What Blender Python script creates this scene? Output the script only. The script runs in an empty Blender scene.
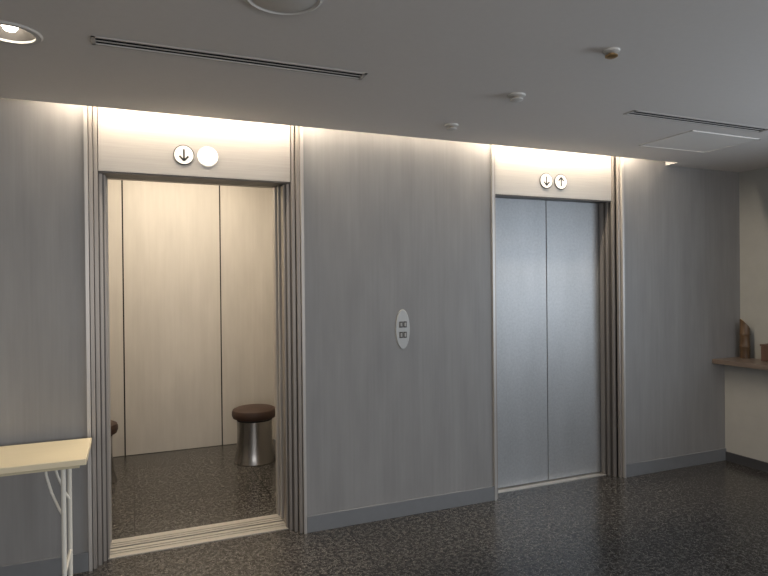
import bpy, bmesh, math
from mathutils import Matrix, Vector

scene = bpy.context.scene
scene.view_settings.view_transform = 'Standard'
scene.view_settings.look = 'None'
scene.view_settings.exposure = 0.0
COL = scene.collection

# ------------------------------------------------------------------ materials
def new_mat(name, color=(0.5, 0.5, 0.5), rough=0.5, metal=0.0, emit=None, estr=0.0, spec=0.5):
    m = bpy.data.materials.new(name); m.use_nodes = True
    b = m.node_tree.nodes['Principled BSDF']
    b.inputs['Base Color'].default_value = (*color, 1)
    b.inputs['Roughness'].default_value = rough
    b.inputs['Metallic'].default_value = metal
    b.inputs['Specular IOR Level'].default_value = spec
    if emit:
        b.inputs['Emission Color'].default_value = (*emit, 1)
        b.inputs['Emission Strength'].default_value = estr
    return m

def grain_mat(name, c1, c2, scale, rough=0.5, metal=0.0, bump=0.0, detail=6, c_lo=0.3, c_hi=0.7, spec=0.5, blot=0.0, blot_scale=(3.5, 3.5, .9)):
    m = new_mat(name, c1, rough, metal, spec=spec)
    nt = m.node_tree; N = nt.nodes; L = nt.links
    b = N['Principled BSDF']
    tc = N.new('ShaderNodeTexCoord'); mp = N.new('ShaderNodeMapping')
    mp.inputs['Scale'].default_value = scale
    L.new(tc.outputs['Object'], mp.inputs['Vector'])
    n = N.new('ShaderNodeTexNoise'); n.inputs['Scale'].default_value = 1.0
    n.inputs['Detail'].default_value = detail; n.inputs['Roughness'].default_value = 0.65
    L.new(mp.outputs[0], n.inputs['Vector'])
    r = N.new('ShaderNodeValToRGB')
    r.color_ramp.elements[0].position = c_lo; r.color_ramp.elements[0].color = (*c1, 1)
    r.color_ramp.elements[1].position = c_hi; r.color_ramp.elements[1].color = (*c2, 1)
    L.new(n.outputs['Fac'], r.inputs['Fac'])
    out = r.outputs['Color']
    if blot > 0:
        n2 = N.new('ShaderNodeTexNoise'); n2.inputs['Scale'].default_value = 2.2; n2.inputs['Detail'].default_value = 3
        mp2 = N.new('ShaderNodeMapping'); mp2.inputs['Scale'].default_value = blot_scale
        L.new(tc.outputs['Object'], mp2.inputs['Vector']); L.new(mp2.outputs[0], n2.inputs['Vector'])
        r2 = N.new('ShaderNodeValToRGB')
        r2.color_ramp.elements[0].position = .3; r2.color_ramp.elements[0].color = (1 - blot,) * 3 + (1,)
        r2.color_ramp.elements[1].position = .7; r2.color_ramp.elements[1].color = (1, 1, 1, 1)
        L.new(n2.outputs['Fac'], r2.inputs['Fac'])
        mx = N.new('ShaderNodeMix'); mx.data_type = 'RGBA'; mx.blend_type = 'MULTIPLY'; mx.inputs['Factor'].default_value = 1
        L.new(out, mx.inputs['A']); L.new(r2.outputs['Color'], mx.inputs['B']); out = mx.outputs['Result']
    L.new(out, b.inputs['Base Color'])
    if bump > 0:
        bp = N.new('ShaderNodeBump'); bp.inputs['Strength'].default_value = bump; bp.inputs['Distance'].default_value = 0.002
        L.new(n.outputs['Fac'], bp.inputs['Height']); L.new(bp.outputs['Normal'], b.inputs['Normal'])
    return m

def granite_mat(name, dark, light, fleck, tile, rough, mortar=.5):
    m = new_mat(name, dark, rough)
    nt = m.node_tree; N = nt.nodes; L = nt.links; b = N['Principled BSDF']
    tc = N.new('ShaderNodeTexCoord')
    n = N.new('ShaderNodeTexNoise'); n.inputs['Scale'].default_value = 40; n.inputs['Detail'].default_value = 6
    n.inputs['Roughness'].default_value = .8
    L.new(tc.outputs['Object'], n.inputs['Vector'])
    r = N.new('ShaderNodeValToRGB')
    r.color_ramp.elements[0].position = .43; r.color_ramp.elements[0].color = (*dark, 1)
    r.color_ramp.elements[1].position = .60; r.color_ramp.elements[1].color = (*light, 1)
    L.new(n.outputs['Fac'], r.inputs['Fac'])
    v = N.new('ShaderNodeTexVoronoi'); v.inputs['Scale'].default_value = 80
    L.new(tc.outputs['Object'], v.inputs['Vector'])
    r2 = N.new('ShaderNodeValToRGB'); r2.color_ramp.elements[0].position = .12; r2.color_ramp.elements[0].color = (1, 1, 1, 1)
    r2.color_ramp.elements[1].position = .28; r2.color_ramp.elements[1].color = (0, 0, 0, 1)
    L.new(v.outputs['Distance'], r2.inputs['Fac'])
    mx = N.new('ShaderNodeMix'); mx.data_type = 'RGBA'; mx.inputs['B'].default_value = (*fleck, 1)
    L.new(r2.outputs['Color'], mx.inputs['Factor']); L.new(r.outputs['Color'], mx.inputs['A'])
    br = N.new('ShaderNodeTexBrick'); br.offset = 0; br.inputs['Scale'].default_value = 1.0
    br.inputs['Brick Width'].default_value = tile; br.inputs['Row Height'].default_value = tile
    br.inputs['Mortar Size'].default_value = .003; br.inputs['Mortar Smooth'].default_value = 0
    br.inputs['Color1'].default_value = (1, 1, 1, 1); br.inputs['Color2'].default_value = (.86, .86, .86, 1)
    br.inputs['Mortar'].default_value = (mortar, mortar, mortar, 1)
    L.new(tc.outputs['Object'], br.inputs['Vector'])
    m2 = N.new('ShaderNodeMix'); m2.data_type = 'RGBA'; m2.blend_type = 'MULTIPLY'; m2.inputs['Factor'].default_value = 1
    L.new(mx.outputs['Result'], m2.inputs['A']); L.new(br.outputs['Color'], m2.inputs['B'])
    L.new(m2.outputs['Result'], b.inputs['Base Color'])
    return m

M_WALL = grain_mat('wall_panel_veneer', (.292, .284, .279), (.322, .313, .308), (50, 50, 1.4), rough=.45, bump=.0, blot=.14, spec=.35, blot_scale=(4.2, 4.2, .8))
M_CEIL = grain_mat('ceiling_paint', (.76, .725, .70), (.78, .745, .72), (30, 30, 30), rough=.75, spec=.2)
M_FLOOR = granite_mat('floor_granite', (.012, .011, .010), (.105, .098, .092), (.23, .215, .20), .6, .24, .5)
M_CARFLOOR = granite_mat('car_floor_granite', (.010, .009, .008), (.115, .108, .10), (.27, .255, .24), .45, .24, .2)
M_BASE = grain_mat('baseboard_vinyl', (.195, .20, .21), (.21, .215, .225), (20, 20, 20), rough=.4)
M_BASE_D = new_mat('baseboard_dark', (.05, .05, .055), .4)
M_FRAME = grain_mat('frame_metal', (.30, .275, .255), (.36, .33, .305), (120, 120, 1.5), rough=.42, metal=.6)
M_FRAME_L = grain_mat('frame_metal_light', (.46, .435, .41), (.53, .50, .475), (120, 120, 1.5), rough=.4, metal=.5)
M_FRAME_D = new_mat('frame_metal_dark', (.10, .092, .086), .45, .5)  # darker metal for grooves, header parts and downlight reflector
M_HEAD = grain_mat('header_brushed', (.37, .35, .33), (.43, .41, .385), (3, 3, 160), rough=.42, metal=.5)
M_DOOR = grain_mat('door_brushed_steel', (.38, .39, .405), (.46, .47, .485), (60, 60, 60), rough=.46, metal=.5, bump=.08, blot=.10)
M_BLACK = new_mat('dark_gap', (.01, .01, .01), .8)
M_SILL = grain_mat('sill_aluminium', (.55, .52, .48), (.68, .65, .6), (3, 200, 3), rough=.35, metal=.6)
M_CAR = grain_mat('car_panel_veneer', (.55, .52, .475), (.59, .56, .515), (45, 45, 1.4), rough=.42, bump=.0, blot=.10)
M_CARCEIL = new_mat('car_ceiling_white', (.75, .72, .66), .6)
M_CARLAMP = new_mat('car_lamp_diffuser', (.9, .85, .75), .5, emit=(1, .84, .62), estr=3)
M_LAMP = new_mat('lamp_warm', (1, .9, .8), .5, emit=(1, .90, .74), estr=20)
M_TUBE = new_mat('tube_warm', (1, .9, .8), .5, emit=(1, .84, .62), estr=6)
M_WHITE = new_mat('white_plastic', (.62, .6, .57), .45)
M_HATCH = new_mat('hatch_paint', (.86, .83, .80), .6)
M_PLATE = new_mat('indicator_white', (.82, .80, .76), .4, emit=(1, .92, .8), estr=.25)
M_BTNCAP = new_mat('button_cap_grey', (.40, .39, .37), .4)
M_PANEL = grain_mat('call_panel_metal', (.45, .45, .44), (.50, .50, .49), (120, 120, 4), rough=.45, metal=.3)
M_PLATELIT = new_mat('indicator_lit', (1, .95, .85), .4, emit=(1, .90, .72), estr=1.0)
M_ARROWLIT = new_mat('arrow_lit', (1, .8, .6), .4, emit=(1, .78, .5), estr=.45)
M_INK = new_mat('arrow_black', (.02, .02, .02), .5)
M_GREYINK = new_mat('ring_grey', (.08, .075, .07), .5)
M_VENTF = new_mat('vent_frame', (.50, .47, .45), .5)
M_CREAM = grain_mat('table_laminate', (.78, .68, .48), (.81, .71, .51), (6, 40, 6), rough=.35)
M_CREAM_E = new_mat('table_edge', (.62, .55, .38), .5)
M_LEG = new_mat('white_painted_steel', (.80, .77, .70), .35)
M_SEAT = grain_mat('brown_leather', (.034, .016, .010), (.052, .025, .016), (60, 60, 60), rough=.55, bump=.2)
M_CHROME = new_mat('brushed_chrome', (.30, .29, .28), .27, 1.0)
M_LEDGE = grain_mat('ledge_wood', (.14, .105, .085), (.20, .155, .125), (40, 3, 40), rough=.35)
M_RWALL = grain_mat('right_wall_paint', (.36, .355, .33), (.39, .385, .36), (8, 8, 8), rough=.7)
M_RWALL2 = grain_mat('right_wall_low_paint', (.38, .37, .345), (.41, .40, .375), (8, 8, 8), rough=.7)
M_BAMBOO = grain_mat('bamboo_smoked', (.05, .03, .018), (.17, .10, .05), (60, 60, 4), rough=.4)
M_BAMBOO_C = new_mat('bamboo_cut', (.55, .40, .22), .6)
M_BOX = grain_mat('wood_box', (.10, .055, .04), (.15, .08, .055), (60, 60, 4), rough=.5)
M_GLASSFR = new_mat('window_frame_metal', (.2, .2, .2), .4, .5)
M_BRASS = new_mat('brass_cap', (.45, .30, .15), .35, .8)

# ------------------------------------------------------------------ helpers
def empty(name, loc):
    e = bpy.data.objects.new(name, None); e.location = loc; e.empty_display_size = .1
    COL.objects.link(e); return e

def link(name, me, mat, parent=None):
    o = bpy.data.objects.new(name, me)
    if mat is not None: me.materials.append(mat)
    COL.objects.link(o)
    if parent is not None:
        o.parent = parent
        o.matrix_parent_inverse = Matrix.Translation(-Vector(parent.location))
    return o

def add_box(bm, x0, x1, y0, y1, z0, z1):
    vs = [bm.verts.new((x, y, z)) for x in (x0, x1) for y in (y0, y1) for z in (z0, z1)]
    for f in ((0, 1, 3, 2), (4, 6, 7, 5), (0, 4, 5, 1), (2, 3, 7, 6), (0, 2, 6, 4), (1, 5, 7, 3)):
        bm.faces.new([vs[i] for i in f])

def boxes(name, lst, mat, parent=None, bevel=0.0):
    bm = bmesh.new()
    for b in lst: add_box(bm, *b)
    bmesh.ops.recalc_face_normals(bm, faces=bm.faces)
    me = bpy.data.meshes.new(name); bm.to_mesh(me); bm.free()
    o = link(name, me, mat, parent)
    if bevel > 0:
        md = o.modifiers.new('bevel', 'BEVEL'); md.width = bevel; md.segments = 3; md.limit_method = 'ANGLE'
    return o

def lathe(name, prof, center, mat, parent=None, seg=48, axis='Z', sx=1.0, sy=1.0, smooth=True):
    """prof: list of (r, h). revolve around axis through center"""
    bm = bmesh.new(); rings = []
    for r, h in prof:
        if r < 1e-6:
            rings.append([bm.verts.new((0, 0, h))])
        else:
            rings.append([bm.verts.new((r * sx * math.cos(2 * math.pi * i / seg), r * sy * math.sin(2 * math.pi * i / seg), h)) for i in range(seg)])
    for a, b in zip(rings[:-1], rings[1:]):
        for i in range(seg):
            j = (i + 1) % seg
            if len(a) == 1 and len(b) == 1: continue
            if len(a) == 1: bm.faces.new((a[0], b[i], b[j]))
            elif len(b) == 1: bm.faces.new((a[i], b[0], a[j]))
            else: bm.faces.new((a[i], b[i], b[j], a[j]))
    bmesh.ops.recalc_face_normals(bm, faces=bm.faces)
    if axis == 'Y':   # local +z -> world -y
        bmesh.ops.transform(bm, matrix=Matrix.Rotation(math.radians(90), 4, 'X'), verts=bm.verts)
    bmesh.ops.translate(bm, vec=center, verts=bm.verts)
    if smooth:
        for f in bm.faces: f.smooth = True
    me = bpy.data.meshes.new(name); bm.to_mesh(me); bm.free()
    o = link(name, me, mat, parent)
    if smooth:
        md = o.modifiers.new('es', 'EDGE_SPLIT'); md.split_angle = math.radians(35)
    return o

def prism(name, pts, z0, z1, mat, parent=None):
    """pts in XY, extruded in Z"""
    bm = bmesh.new()
    a = [bm.verts.new((x, y, z0)) for x, y in pts]; b = [bm.verts.new((x, y, z1)) for x, y in pts]
    n = len(pts)
    bm.faces.new(a); bm.faces.new(b)
    for i in range(n): bm.faces.new((a[i], a[(i + 1) % n], b[(i + 1) % n], b[i]))
    bmesh.ops.recalc_face_normals(bm, faces=bm.faces)
    me = bpy.data.meshes.new(name); bm.to_mesh(me); bm.free()
    return link(name, me, mat, parent)

def pipe(name, pts, r, mat, parent=None):
    cu = bpy.data.curves.new(name, 'CURVE'); cu.dimensions = '3D'; cu.bevel_depth = r; cu.bevel_resolution = 5
    cu.use_fill_caps = True
    sp = cu.splines.new('POLY'); sp.points.add(len(pts) - 1)
    for p, q in zip(sp.points, pts): p.co = (*q, 1)
    tmp = bpy.data.objects.new('tmp', cu); COL.objects.link(tmp)
    dg = bpy.context.evaluated_depsgraph_get()
    me = bpy.data.meshes.new_from_object(tmp.evaluated_get(dg))
    bpy.data.objects.remove(tmp)
    me.materials.clear()
    for p in me.polygons: p.use_smooth = True
    return link(name, me, mat, parent)

def cut(obj, cutters):
    for c in cutters:
        md = obj.modifiers.new('b', 'BOOLEAN'); md.operation = 'DIFFERENCE'; md.object = c; md.solver = 'EXACT'
    dg = bpy.context.evaluated_depsgraph_get()
    me = bpy.data.meshes.new_from_object(obj.evaluated_get(dg))
    obj.modifiers.clear(); obj.data = me
    for c in cutters: bpy.data.objects.remove(c)

def area(name, loc, rot, sx, sy, energy, color, parent=None):
    l = bpy.data.lights.new(name, 'AREA'); l.shape = 'RECTANGLE'; l.size = sx; l.size_y = sy
    l.energy = energy; l.color = color
    o = bpy.data.objects.new(name, l); o.location = loc; o.rotation_euler = rot; COL.objects.link(o)
    if parent is not None:
        o.parent = parent; o.matrix_parent_inverse = Matrix.Translation(-Vector(parent.location))
    return o

def spot(name, loc, energy, color, angle=110, blend=.6, size=.04, parent=None):
    l = bpy.data.lights.new(name, 'SPOT'); l.energy = energy; l.color = color
    l.spot_size = math.radians(angle); l.spot_blend = blend; l.shadow_soft_size = size
    o = bpy.data.objects.new(name, l); o.location = loc; COL.objects.link(o)
    if parent is not None:
        o.parent = parent; o.matrix_parent_inverse = Matrix.Translation(-Vector(parent.location))
    return o

# ------------------------------------------------------------------ dimensions
H = 2.436
XL, XR, YB = -3.6, 4.795, -7.0
SLOT = .12; SLOTX = 3.945
TOP = 2.70
EC = (.37, 2.90)      # elevator centre lines
EO = .595             # half width of the outer frame
WT = .30              # wall thickness

# ------------------------------------------------------------------ room shell
boxes('floor', [(XL, XR + .2, YB, .10, -.1, 0)], M_FLOOR)
segs = [(XL, EC[0] - EO), (EC[0] + EO, EC[1] - EO), (EC[1] + EO, XR + .2)]
boxes('wall_back', [(a, b, 0, WT, 0, TOP) for a, b in segs], M_WALL)
boxes('baseboard_back', [(XL, EC[0] - EO - .001, -.012, .0, 0, .10), (EC[0] + EO + .001, EC[1] - EO - .001, -.012, 0, 0, .10),
                         (EC[1] + EO + .001, 4.60, -.012, 0, 0, .10)], M_BASE, bevel=.002)
boxes('wall_left', [(XL - .15, XL, YB, WT, 0, TOP)], M_RWALL)
# rear wall behind the camera; its wide window is added for room fill
RX0, RX1, RZ0, RZ1 = -2.8, 2.8, .8, 2.25
boxes('wall_rear', [(XL - .15, RX0, YB - .15, YB, 0, TOP), (RX1, XR + .2, YB - .15, YB, 0, TOP),
                    (RX0, RX1, YB - .15, YB, 0, RZ0), (RX0, RX1, YB - .15, YB, RZ1, TOP)], M_RWALL)
boxes('fill_window_rear', [(RX0, RX1, YB - .1, YB - .05, RZ0, RZ0 + .05), (RX0, RX1, YB - .1, YB - .05, RZ1 - .05, RZ1)] +
      [(x - .025, x + .025, YB - .1, YB - .05, RZ0, RZ1) for x in (RX0 + .025, -1.4, 0, 1.4, RX1 - .025)], M_GLASSFR)
# right wall with window opening (behind the photo's right edge)
WY0, WY1, WZ0, WZ1 = -4.6, -1.7, .90, 2.2
boxes('wall_right', [(XR, XR + .2, WY1, 0, .8, TOP), (XR, XR + .2, YB, WY0, .8, TOP),
                     (XR, XR + .2, WY0, WY1, .8, WZ0), (XR, XR + .2, WY0, WY1, WZ1, TOP)], M_RWALL)
boxes('wall_right_lower', [(4.60, XR + .2, YB, 0, 0, .822)], M_RWALL2)
boxes('baseboard_right', [(4.588, 4.60, YB, -.012, 0, .075)], M_BASE_D)
boxes('counter_ledge', [(4.45, XR, YB + .3, -.001, .823, .860)], M_LEDGE, bevel=.004)
boxes('window_1', [(XR + .06, XR + .12, WY0, WY0 + .05, WZ0, WZ1), (XR + .06, XR + .12, WY1 - .05, WY1, WZ0, WZ1),
                   (XR + .06, XR + .12, WY0, WY1, WZ0, WZ0 + .05), (XR + .06, XR + .12, WY0, WY1, WZ1 - .05, WZ1),
                   (XR + .06, XR + .12, -3.64, -3.60, WZ0, WZ1), (XR + .06, XR + .12, -2.66, -2.62, WZ0, WZ1)], M_GLASSFR)

# ceiling with light cove along the elevator wall
ceil = boxes('ceiling', [(XL, XR + .2, YB, -SLOT, H, H + .22)], M_CEIL)
cutters = []
for (vx, vl) in ((-.12, .96), (2.53, 3.62)):
    cutters.append(boxes('c', [(vx, vl, -1.073, -1.007, H - .1, H + .06)], None))
DL = [(-.40, -1.0), (-.40, -4.2), (2.9, -4.2)]  # first is in view; other two are unseen, added for ambient fill
for x, y in DL:
    cutters.append(lathe('c', [(0, H - .1), (.085, H - .1), (.085, H + .09), (0, H + .09)], (x, y, 0), None, smooth=False))
cut(ceil, cutters)
ceil.data.materials.clear(); ceil.data.materials.append(M_CEIL)
boxes('ceiling_strip', [(SLOTX, XR + .2, -SLOT, 0, H, H + .22)], M_CEIL)
boxes('ceiling_cove_top', [(XL, XR + .2, -SLOT - .1, WT, TOP, TOP + .05)], M_CEIL)

# ------------------------------------------------------------------ cove lights
for c, hw, en in ((EC[0], .72, 21), (EC[1], .72, 21), ((EC[0] + EC[1]) / 2, .50, 4), (-1.5, .6, 3)):
    e = empty('cove_light', (c, -.07, 2.66))
    boxes('fixture', [(c - hw, c + hw, -.10, -.04, 2.665, 2.70)], M_WHITE, e)
    pipe('tube', [(c - hw + .04, -.07, 2.65), (c + hw - .04, -.07, 2.65)], .012, M_TUBE if en > 10 else M_WHITE, e)
    area('lamp', (c, -.07, 2.632), (0, 0, 0), 2 * hw - .04, .03, en, (1, .87, .69), e)

# ------------------------------------------------------------------ elevators
def arrow(name, x, y, z, s, up, mat, parent):
    d = 1 if up else -1
    bm = bmesh.new(); w = s * .16
    def seg(p, q):
        p = Vector(p); q = Vector(q); t = (q - p).normalized(); n = Vector((-t.y, t.x)) * w
        vs = [p + n, q + n, q - n, p - n]
        a = [bm.verts.new((x + v.x, y, z + v.y)) for v in vs]
        b = [bm.verts.new((x + v.x, y + .0015, z + v.y)) for v in vs]
        bm.faces.new(a); bm.faces.new(b)
        for k in range(4): bm.faces.new((a[k], a[(k + 1) % 4], b[(k + 1) % 4], b[k]))
    seg((0, -d * s), (0, d * s * .85))
    seg((0, d * s), (-s * .75, d * s * .2)); seg((0, d * s), (s * .75, d * s * .2))
    bmesh.ops.recalc_face_normals(bm, faces=bm.faces)
    me = bpy.data.meshes.new(name); bm.to_mesh(me); bm.free()
    return link(name, me, mat, parent)

def indicator(x, z, y, up, lit, parent, tag):
    lathe('indicator_ring_' + tag, [(0, 0), (.058, 0), (.058, .004), (0, .004)], (x, y, z), M_GREYINK if not lit else M_PLATE, parent, axis='Y')
    lathe('indicator_plate_' + tag, [(0, .004), (.051, .004), (.051, .007), (0, .007)], (x, y, z), M_PLATELIT if lit else M_PLATE, parent, axis='Y')
    arrow('indicator_arrow_' + tag, x, y - .0085, z, .033, up, M_ARROWLIT if lit else M_INK, parent)

DH = 2.138
def elevator(c, is_open):
    e = empty('elevator', (c, 0, 0))
    for s, tag in ((-1, 'left'), (1, 'right')):
        X = lambda v: c + s * v
        # light outer trim
        def P(name, pts, z0, z1, mat): return prism(name, [(X(a), b) for a, b in pts], z0, z1, mat, e)
        P('frame_trim_' + tag, [(.595, -.014), (.578, -.014), (.578, .30), (.595, .30)], 0, TOP, M_FRAME_L)
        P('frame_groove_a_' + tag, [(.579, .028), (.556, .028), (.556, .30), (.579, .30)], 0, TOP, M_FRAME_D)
        P('frame_fin_a_' + tag, [(.574, .006), (.556, .006), (.556, .30), (.574, .30)], 0, TOP, M_FRAME)
        P('frame_fin_b_' + tag, [(.553, .040), (.534, .040), (.534, .30), (.553, .30)], 0, TOP, M_FRAME)
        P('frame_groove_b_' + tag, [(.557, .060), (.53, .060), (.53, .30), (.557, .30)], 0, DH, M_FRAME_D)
        P('frame_fin_c_' + tag, [(.529, .08), (.513, .08), (.513, .145), (.529, .145)], 0, DH, M_FRAME)
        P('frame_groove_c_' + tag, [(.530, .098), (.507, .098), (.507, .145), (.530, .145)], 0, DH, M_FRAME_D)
        P('jamb_' + tag, [(.507, .11), (.50, .11), (.50, .15), (.507, .15)], 0, DH, M_FRAME)
        P('pocket_' + tag, [(.59, .21), (.53, .21), (.53, .36), (.59, .36)], 0, TOP, M_BLACK)
    boxes('header_panel', [(c - .53, c + .53, .05, .14, DH, TOP)], M_HEAD, e)
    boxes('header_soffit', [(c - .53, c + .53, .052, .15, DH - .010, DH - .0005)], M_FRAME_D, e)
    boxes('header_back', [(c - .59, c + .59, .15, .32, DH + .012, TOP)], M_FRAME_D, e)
    boxes('landing_sill', [(c - .53, c + .53, .102, .150, -.03, .004), (c - .53, c + .53, .160, .182, -.03, .004),
                           (c - .53, c + .53, .192, .225, -.03, .004)], M_SILL, e)
    boxes('sill_gap', [(c - .59, c + .59, .10, .36, -.08, -.012)], M_BLACK, e)
    dz0, dz1 = .008, DH + .010
    if is_open:
        for s, tag in ((-1, 'left'), (1, 'right')):
            a, b = sorted((c + s * .503, c + s * .585))
            boxes('landing_door_' + tag, [(a, b, .16, .20, dz0, dz1)], M_FRAME, e, bevel=.003)
            a, b = sorted((c + s * .500, c + s * .585))
            boxes('car_door_' + tag, [(a, b, .255, .285, dz0, dz1)], M_FRAME_L, e, bevel=.003)
        boxes('car_sill', [(c - .53, c + .53, .245, .265, -.03, .004), (c - .53, c + .53, .275, .297, -.03, .004), (c - .53, c + .53, .307, .36, -.03, .004)], M_SILL, e)
        cw, y0, y1, ch = .90, .36, 2.28, 2.68
        boxes('car_floor', [(c - cw - .04, c + cw + .04, y0, y1 + .04, -.06, .0)], M_CARFLOOR, e)
        # back wall in three panels with dark joints
        g = .006
        boxes('car_back_backing', [(c - cw, c + cw, y1 + .012, y1 + .04, 0, ch)], M_BLACK, e)
        boxes('car_back_panels', [(c - cw, c - .44 - g, y1, y1 + .015, .004, ch), (c - .44 + g, c + .405 - g, y1, y1 + .015, .004, ch),
                                  (c + .405 + g, c + cw, y1, y1 + .015, .004, ch)], M_CAR, e)
        for s, tag in ((-1, 'left'), (1, 'right')):
            a, b = sorted((c + s * cw, c + s * (cw + .02)))
            boxes('car_side_' + tag, [(a, b, y0, 1.0 - g, .004, ch), (a, b, 1.0 + g, 1.64 - g, .004, ch), (a, b, 1.64 + g, y1, .004, ch)], M_CAR, e)
            a, b = sorted((c + s * (cw + .02), c + s * (cw + .04)))
            boxes('car_side_backing_' + tag, [(a, b, y0, y1 + .04, 0, ch)], M_BLACK, e)
            a, b = sorted((c + s * .495, c + s * cw))
            boxes('car_front_return_' + tag, [(a, b, .33, .385, 0, ch)], M_FRAME_L, e, bevel=.002)
        boxes('car_transom', [(c - .5, c + .5, .33, .385, DH + .01, ch)], M_FRAME, e)
        boxes('car_ceiling', [(c - cw - .04, c + cw + .04, .385, y1 + .04, ch, ch + .03)], M_CARCEIL, e)
        boxes('car_lamp_panel', [(c - .55, c + .55, .75, 1.95, ch - .02, ch)], M_CARLAMP, e)
        area('car_lamp', (c, 1.35, ch - .03), (0, 0, 0), 1.1, 1.2, 20, (1, .86, .69), e)
        # control panel on the right front return
        boxes('car_operating_panel', [(c + .60, c + .75, .385, .392, .85, 1.55)], M_CHROME, e)
    else:
        boxes('door_leaf_left', [(c - .53, c - .0025, .165, .20, dz0, dz1)], M_DOOR, e, bevel=.003)
        boxes('door_leaf_right', [(c + .0025, c + .53, .165, .20, dz0, dz1)], M_DOOR, e, bevel=.003)
        boxes('door_seal', [(c - .006, c + .006, .172, .21, dz0, dz1)], M_BLACK, e)
        boxes('shaft_back', [(c - .59, c + .59, .215, .24, 0, TOP)], M_BLACK, e)
    ic = c - .022
    indicator(ic - .066, 2.255, .05, False, False, e, 'down')
    indicator(ic + .066, 2.255, .05, True, is_open, e, 'up')
    return e

elevator(EC[0], True)
elevator(EC[1], False)

# ------------------------------------------------------------------ call button panel
cb = empty('call_button_panel', (1.62, 0, 1.213))
lathe('plate', [(0, 0), (1, 0), (1, .005), (.95, .008), (0, .008)], (1.62, 0, 1.213), M_PANEL, cb, axis='Y', sx=.050, sy=.130, smooth=False)
for k, (bx, bz) in enumerate(((1.606, 1.245), (1.634, 1.245), (1.606, 1.178), (1.634, 1.178))):
    boxes('button_%d' % (k + 1), [(bx - .012, bx + .012, -.012, -.007, bz - .020, bz + .020)], M_GREYINK, cb, bevel=.002)
    boxes('button_cap_%d' % (k + 1), [(bx - .006, bx + .006, -.014, -.0115, bz - .012, bz + .012)], M_BTNCAP, cb, bevel=.001)

# ------------------------------------------------------------------ stools
def stool(x, y):
    e = empty('round_stool', (x, y, 0))
    lathe('base', [(0, .0), (.176, .0), (.178, .006), (.170, .03), (.156, .09), (.149, .18), (.147, .30), (.150, .355), (0, .355)], (x, y, 0), M_CHROME, e)
    lathe('seat_ring', [(0, .355), (.150, .355), (.156, .372), (0, .372)], (x, y, 0), M_BLACK, e)
    lathe('seat_cushion', [(0, .37), (.16, .37), (.182, .378), (.19, .40), (.19, .425), (.182, .446), (.155, .459), (.10, .466), (0, .468)], (x, y, 0), M_SEAT, e)
stool(.965, 1.66)
stool(-.300, 1.58)

# ------------------------------------------------------------------ folding table
tb = empty('folding_table', (-.8, -.33, 0))
TX0, TX1, TY0, TY1, TZ = -1.55, -.20, -.50, -.075, .722
boxes('tabletop', [(TX0, TX1, TY0, TY1, TZ - .028, TZ)], M_CREAM, tb, bevel=.003)
boxes('apron', [(TX0 + .03, TX1 - .03, TY0 + .03, TY0 + .045, TZ - .045, TZ - .028), (TX0 + .03, TX1 - .03, TY1 - .045, TY1 - .03, TZ - .045, TZ - .028)], M_CREAM_E, tb)
for lx, s in ((TX1 - .10, -1), (TX0 + .10, 1)):
    pts = [(lx, TY0 + .07, TZ - .03)]
    for a in range(0, 91, 15):
        t = math.radians(a); pts.append((lx, TY0 + .07 + .05 * (1 - math.cos(t)), .061 - .05 * math.sin(t)))
    q = [(x, TY0 + TY1 - y, z) for x, y, z in reversed(pts)]
    pipe('leg_frame', pts + q, .0105, M_LEG, tb)
    pipe('leg_crossbar', [(lx, TY0 + .07, .18), (lx, TY1 - .07, .18)], .008, M_LEG, tb)
    for yy, nm in ((TY0 + .085, 'front'), (TY1 - .085, 'rear')):
        pipe('leg_brace_' + nm, [(lx + s * .075, yy, TZ - .03), (lx + s * .07, yy, TZ - .08), (lx + s * .05, yy, TZ - .16), (lx + s * .02, yy, TZ - .24), (lx, yy, TZ - .28)], .006, M_LEG, tb)

# ------------------------------------------------------------------ ceiling fittings
for k, (x, y) in enumerate(DL):
    e = empty('recessed_downlight', (x, y, H))
    lathe('trim_ring', [(.082, H + .002), (.082, H - .006), (.10, H - .006), (.106, H), (.082, H + .002)], (x, y, 0), M_WHITE, e)
    lathe('reflector', [(.084, H), (.07, H + .045), (.05, H + .08), (0, H + .082)], (x, y, 0), M_FRAME_D, e)
    lathe('bulb', [(0, H + .006), (.018, H + .010), (.028, H + .024), (.030, H + .045), (.022, H + .08), (0, H + .08)], (x, y, 0), M_LAMP, e)
    spot('lamp', (x, y, H + .002), 12, (1, .88, .70), 120, .8, .03, e)
for (vx, vl) in ((-.12, .96), (2.53, 3.62)):
    e = empty('air_vent', ((vx + vl) / 2, -1.04, H))
    y0, y1 = -1.08, -1.0
    boxes('frame', [(vx - .01, vl + .01, y0, y0 + .010, H - .003, H + .002), (vx - .01, vl + .01, y1 - .010, y1, H - .003, H + .002),
                    (vx - .01, vx + .004, y0, y1, H - .003, H + .002), (vl - .004, vl + .01, y0, y1, H - .003, H + .002)], M_VENTF, e)
    boxes('bar', [(vx, vl, -1.044, -1.036, H - .002, H)], M_VENTF, e)
    boxes('bar_web', [(vx, vl, -1.0425, -1.0375, H, H + .046)], M_BLACK, e)
    boxes('duct', [(vx, vl, -1.072, -1.008, H + .045, H + .058)], M_BLACK, e)
    boxes('duct_side', [(vx, vl, -1.072, -1.067, H + .002, H + .05), (vx, vl, -1.013, -1.008, H + .002, H + .05)], M_BLACK, e)
e = empty('ceiling_speaker', (.46, -1.645, H))
lathe('rim', [(.0, H), (.128, H), (.128, H - .006), (.118, H - .010), (.112, H - .004), (0, H - .004)], (.46, -1.645, 0), M_WHITE, e)
lathe('grille', [(.111, H - .004), (.10, H - .008), (0, H - .009)], (.46, -1.645, 0), M_WHITE, e)
e = empty('ceiling_access_hatch', (3.5, -.67, H))
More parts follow.
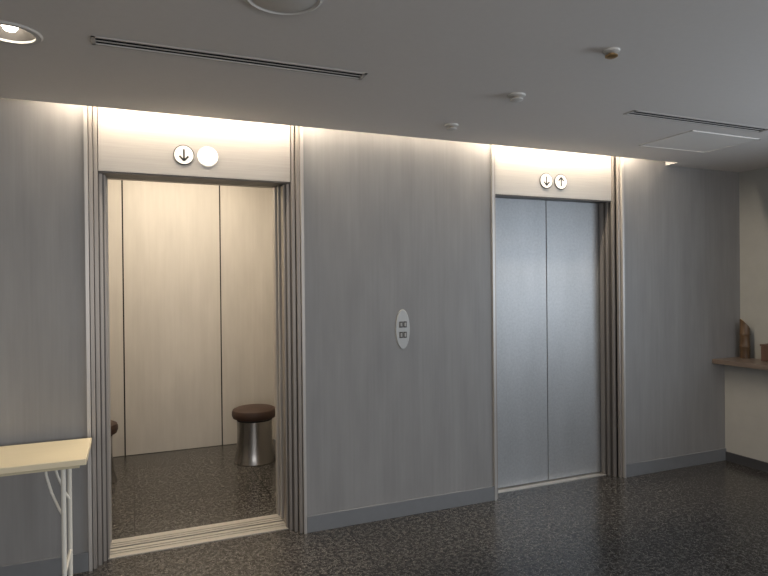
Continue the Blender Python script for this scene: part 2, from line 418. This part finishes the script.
boxes('frame', [(3.19, 3.81, -.88, -.87, H - .005, H), (3.19, 3.81, -.47, -.46, H - .005, H), (3.19, 3.20, -.88, -.46, H - .005, H), (3.80, 3.81, -.88, -.46, H - .005, H)], M_HATCH, e)
boxes('panel', [(3.204, 3.796, -.866, -.474, H - .003, H)], M_HATCH, e)
def sprinkler(x, y, s, mat):
    e = empty('fire_sprinkler', (x, y, H))
    lathe('flange', [(0, H), (.045 * s, H), (.043 * s, H - .008), (.026 * s, H - .014), (0, H - .014)], (x, y, 0), M_WHITE, e)
    lathe('neck', [(0, H - .012), (.018 * s, H - .012), (.018 * s, H - .022), (0, H - .022)], (x, y, 0), M_BRASS, e)
    lathe('cap', [(0, H - .020), (.033 * s, H - .021), (.033 * s, H - .026), (.02 * s, H - .031), (0, H - .032)], (x, y, 0), mat, e)
sprinkler(1.766, -1.064, 1.0, M_WHITE)
sprinkler(1.788, -1.68, .75, M_BRASS)
sprinkler(1.737, -.463, .9, M_WHITE)

# ------------------------------------------------------------------ vases on the ledge
def bamboo(x, y, h, r):
    z = .861
    e = empty('bamboo_vase', (x, y, z))
    bm = bmesh.new(); seg = 32
    prof = [(r * .98, 0), (r, .01), (r * .97, h * .30), (r * 1.07, h * .33), (r * .97, h * .36), (r * .95, h * .66), (r * 1.05, h * .69), (r * .95, h * .72), (r * .95, h * .98)]
    rings = []
    for k, (rr, hh) in enumerate(prof):
        ring = []
        for i in range(seg):
            a = 2 * math.pi * i / seg
            top = hh + (r * 1.1 * math.cos(a - 2.6) if k == len(prof) - 1 else 0)
            ring.append(bm.verts.new((x + rr * math.cos(a), y + rr * math.sin(a), z + top)))
        rings.append(ring)
    inner = [bm.verts.new((x + (v.co.x - x) * .8, y + (v.co.y - y) * .8, v.co.z)) for v in rings[-1]]
    deep = [bm.verts.new((v.co.x, v.co.y, z + h * .72)) for v in inner]
    allr = rings + [inner, deep]
    for a, b in zip(allr[:-1], allr[1:]):
        for i in range(seg): bm.faces.new((a[i], a[(i + 1) % seg], b[(i + 1) % seg], b[i]))
    bm.faces.new(rings[0]); bm.faces.new(deep)
    bmesh.ops.recalc_face_normals(bm, faces=bm.faces)
    for f in bm.faces: f.smooth = True
    me = bpy.data.meshes.new('stem'); bm.to_mesh(me); bm.free()
    o = link('stem', me, M_BAMBOO, e)
    me.materials.append(M_BAMBOO_C)
    n = len(rings) - 1
    for i in range(n * seg, (n + 1) * seg): me.polygons[i].material_index = 1
    md = o.modifiers.new('es', 'EDGE_SPLIT'); md.split_angle = math.radians(40)
bamboo(4.735, -.085, .29, .040)
e = empty('wooden_tissue_box', (4.73, -.295, .861))
boxes('body', [(4.68, 4.78, -.35, -.26, .861, .98)], M_BOX, e, bevel=.004)
boxes('lid', [(4.675, 4.785, -.355, -.255, .98, .995)], M_BOX, e, bevel=.003)
boxes('opening', [(4.70, 4.76, -.32, -.29, .993, .9965)], M_BLACK, e)

# ------------------------------------------------------------------ daylight
w = bpy.data.worlds.new('World'); scene.world = w; w.use_nodes = True
bg = w.node_tree.nodes['Background']; bg.inputs[0].default_value = (.76, .87, 1, 1); bg.inputs[1].default_value = .8
area('daylight_side', (XR + .35, (WY0 + WY1) / 2, (WZ0 + WZ1) / 2 + .05), (0, math.radians(90), 0), 1.3, 2.9, 82, (.78, .89, 1))
area('fill_light_rear', (0, YB - .35, (RZ0 + RZ1) / 2), (math.radians(90), 0, 0), 5.6, 1.5, 105, (1, .955, .915))  # added room fill shining in through the made-up rear window

# ------------------------------------------------------------------ camera
cam = bpy.data.cameras.new('cam'); co = bpy.data.objects.new('camera', cam); COL.objects.link(co)
cam.sensor_fit = 'HORIZONTAL'; cam.sensor_width = 36; cam.lens = 36 * 600 / 768; cam.clip_start = .05
R = Matrix.Rotation(math.radians(-22.8), 4, 'Z') @ Matrix.Rotation(math.radians(90 - .25), 4, 'X') @ Matrix.Rotation(math.radians(-.57), 4, 'Z')
co.matrix_world = Matrix.Translation((0, -3.55, 1.5)) @ R
scene.camera = co
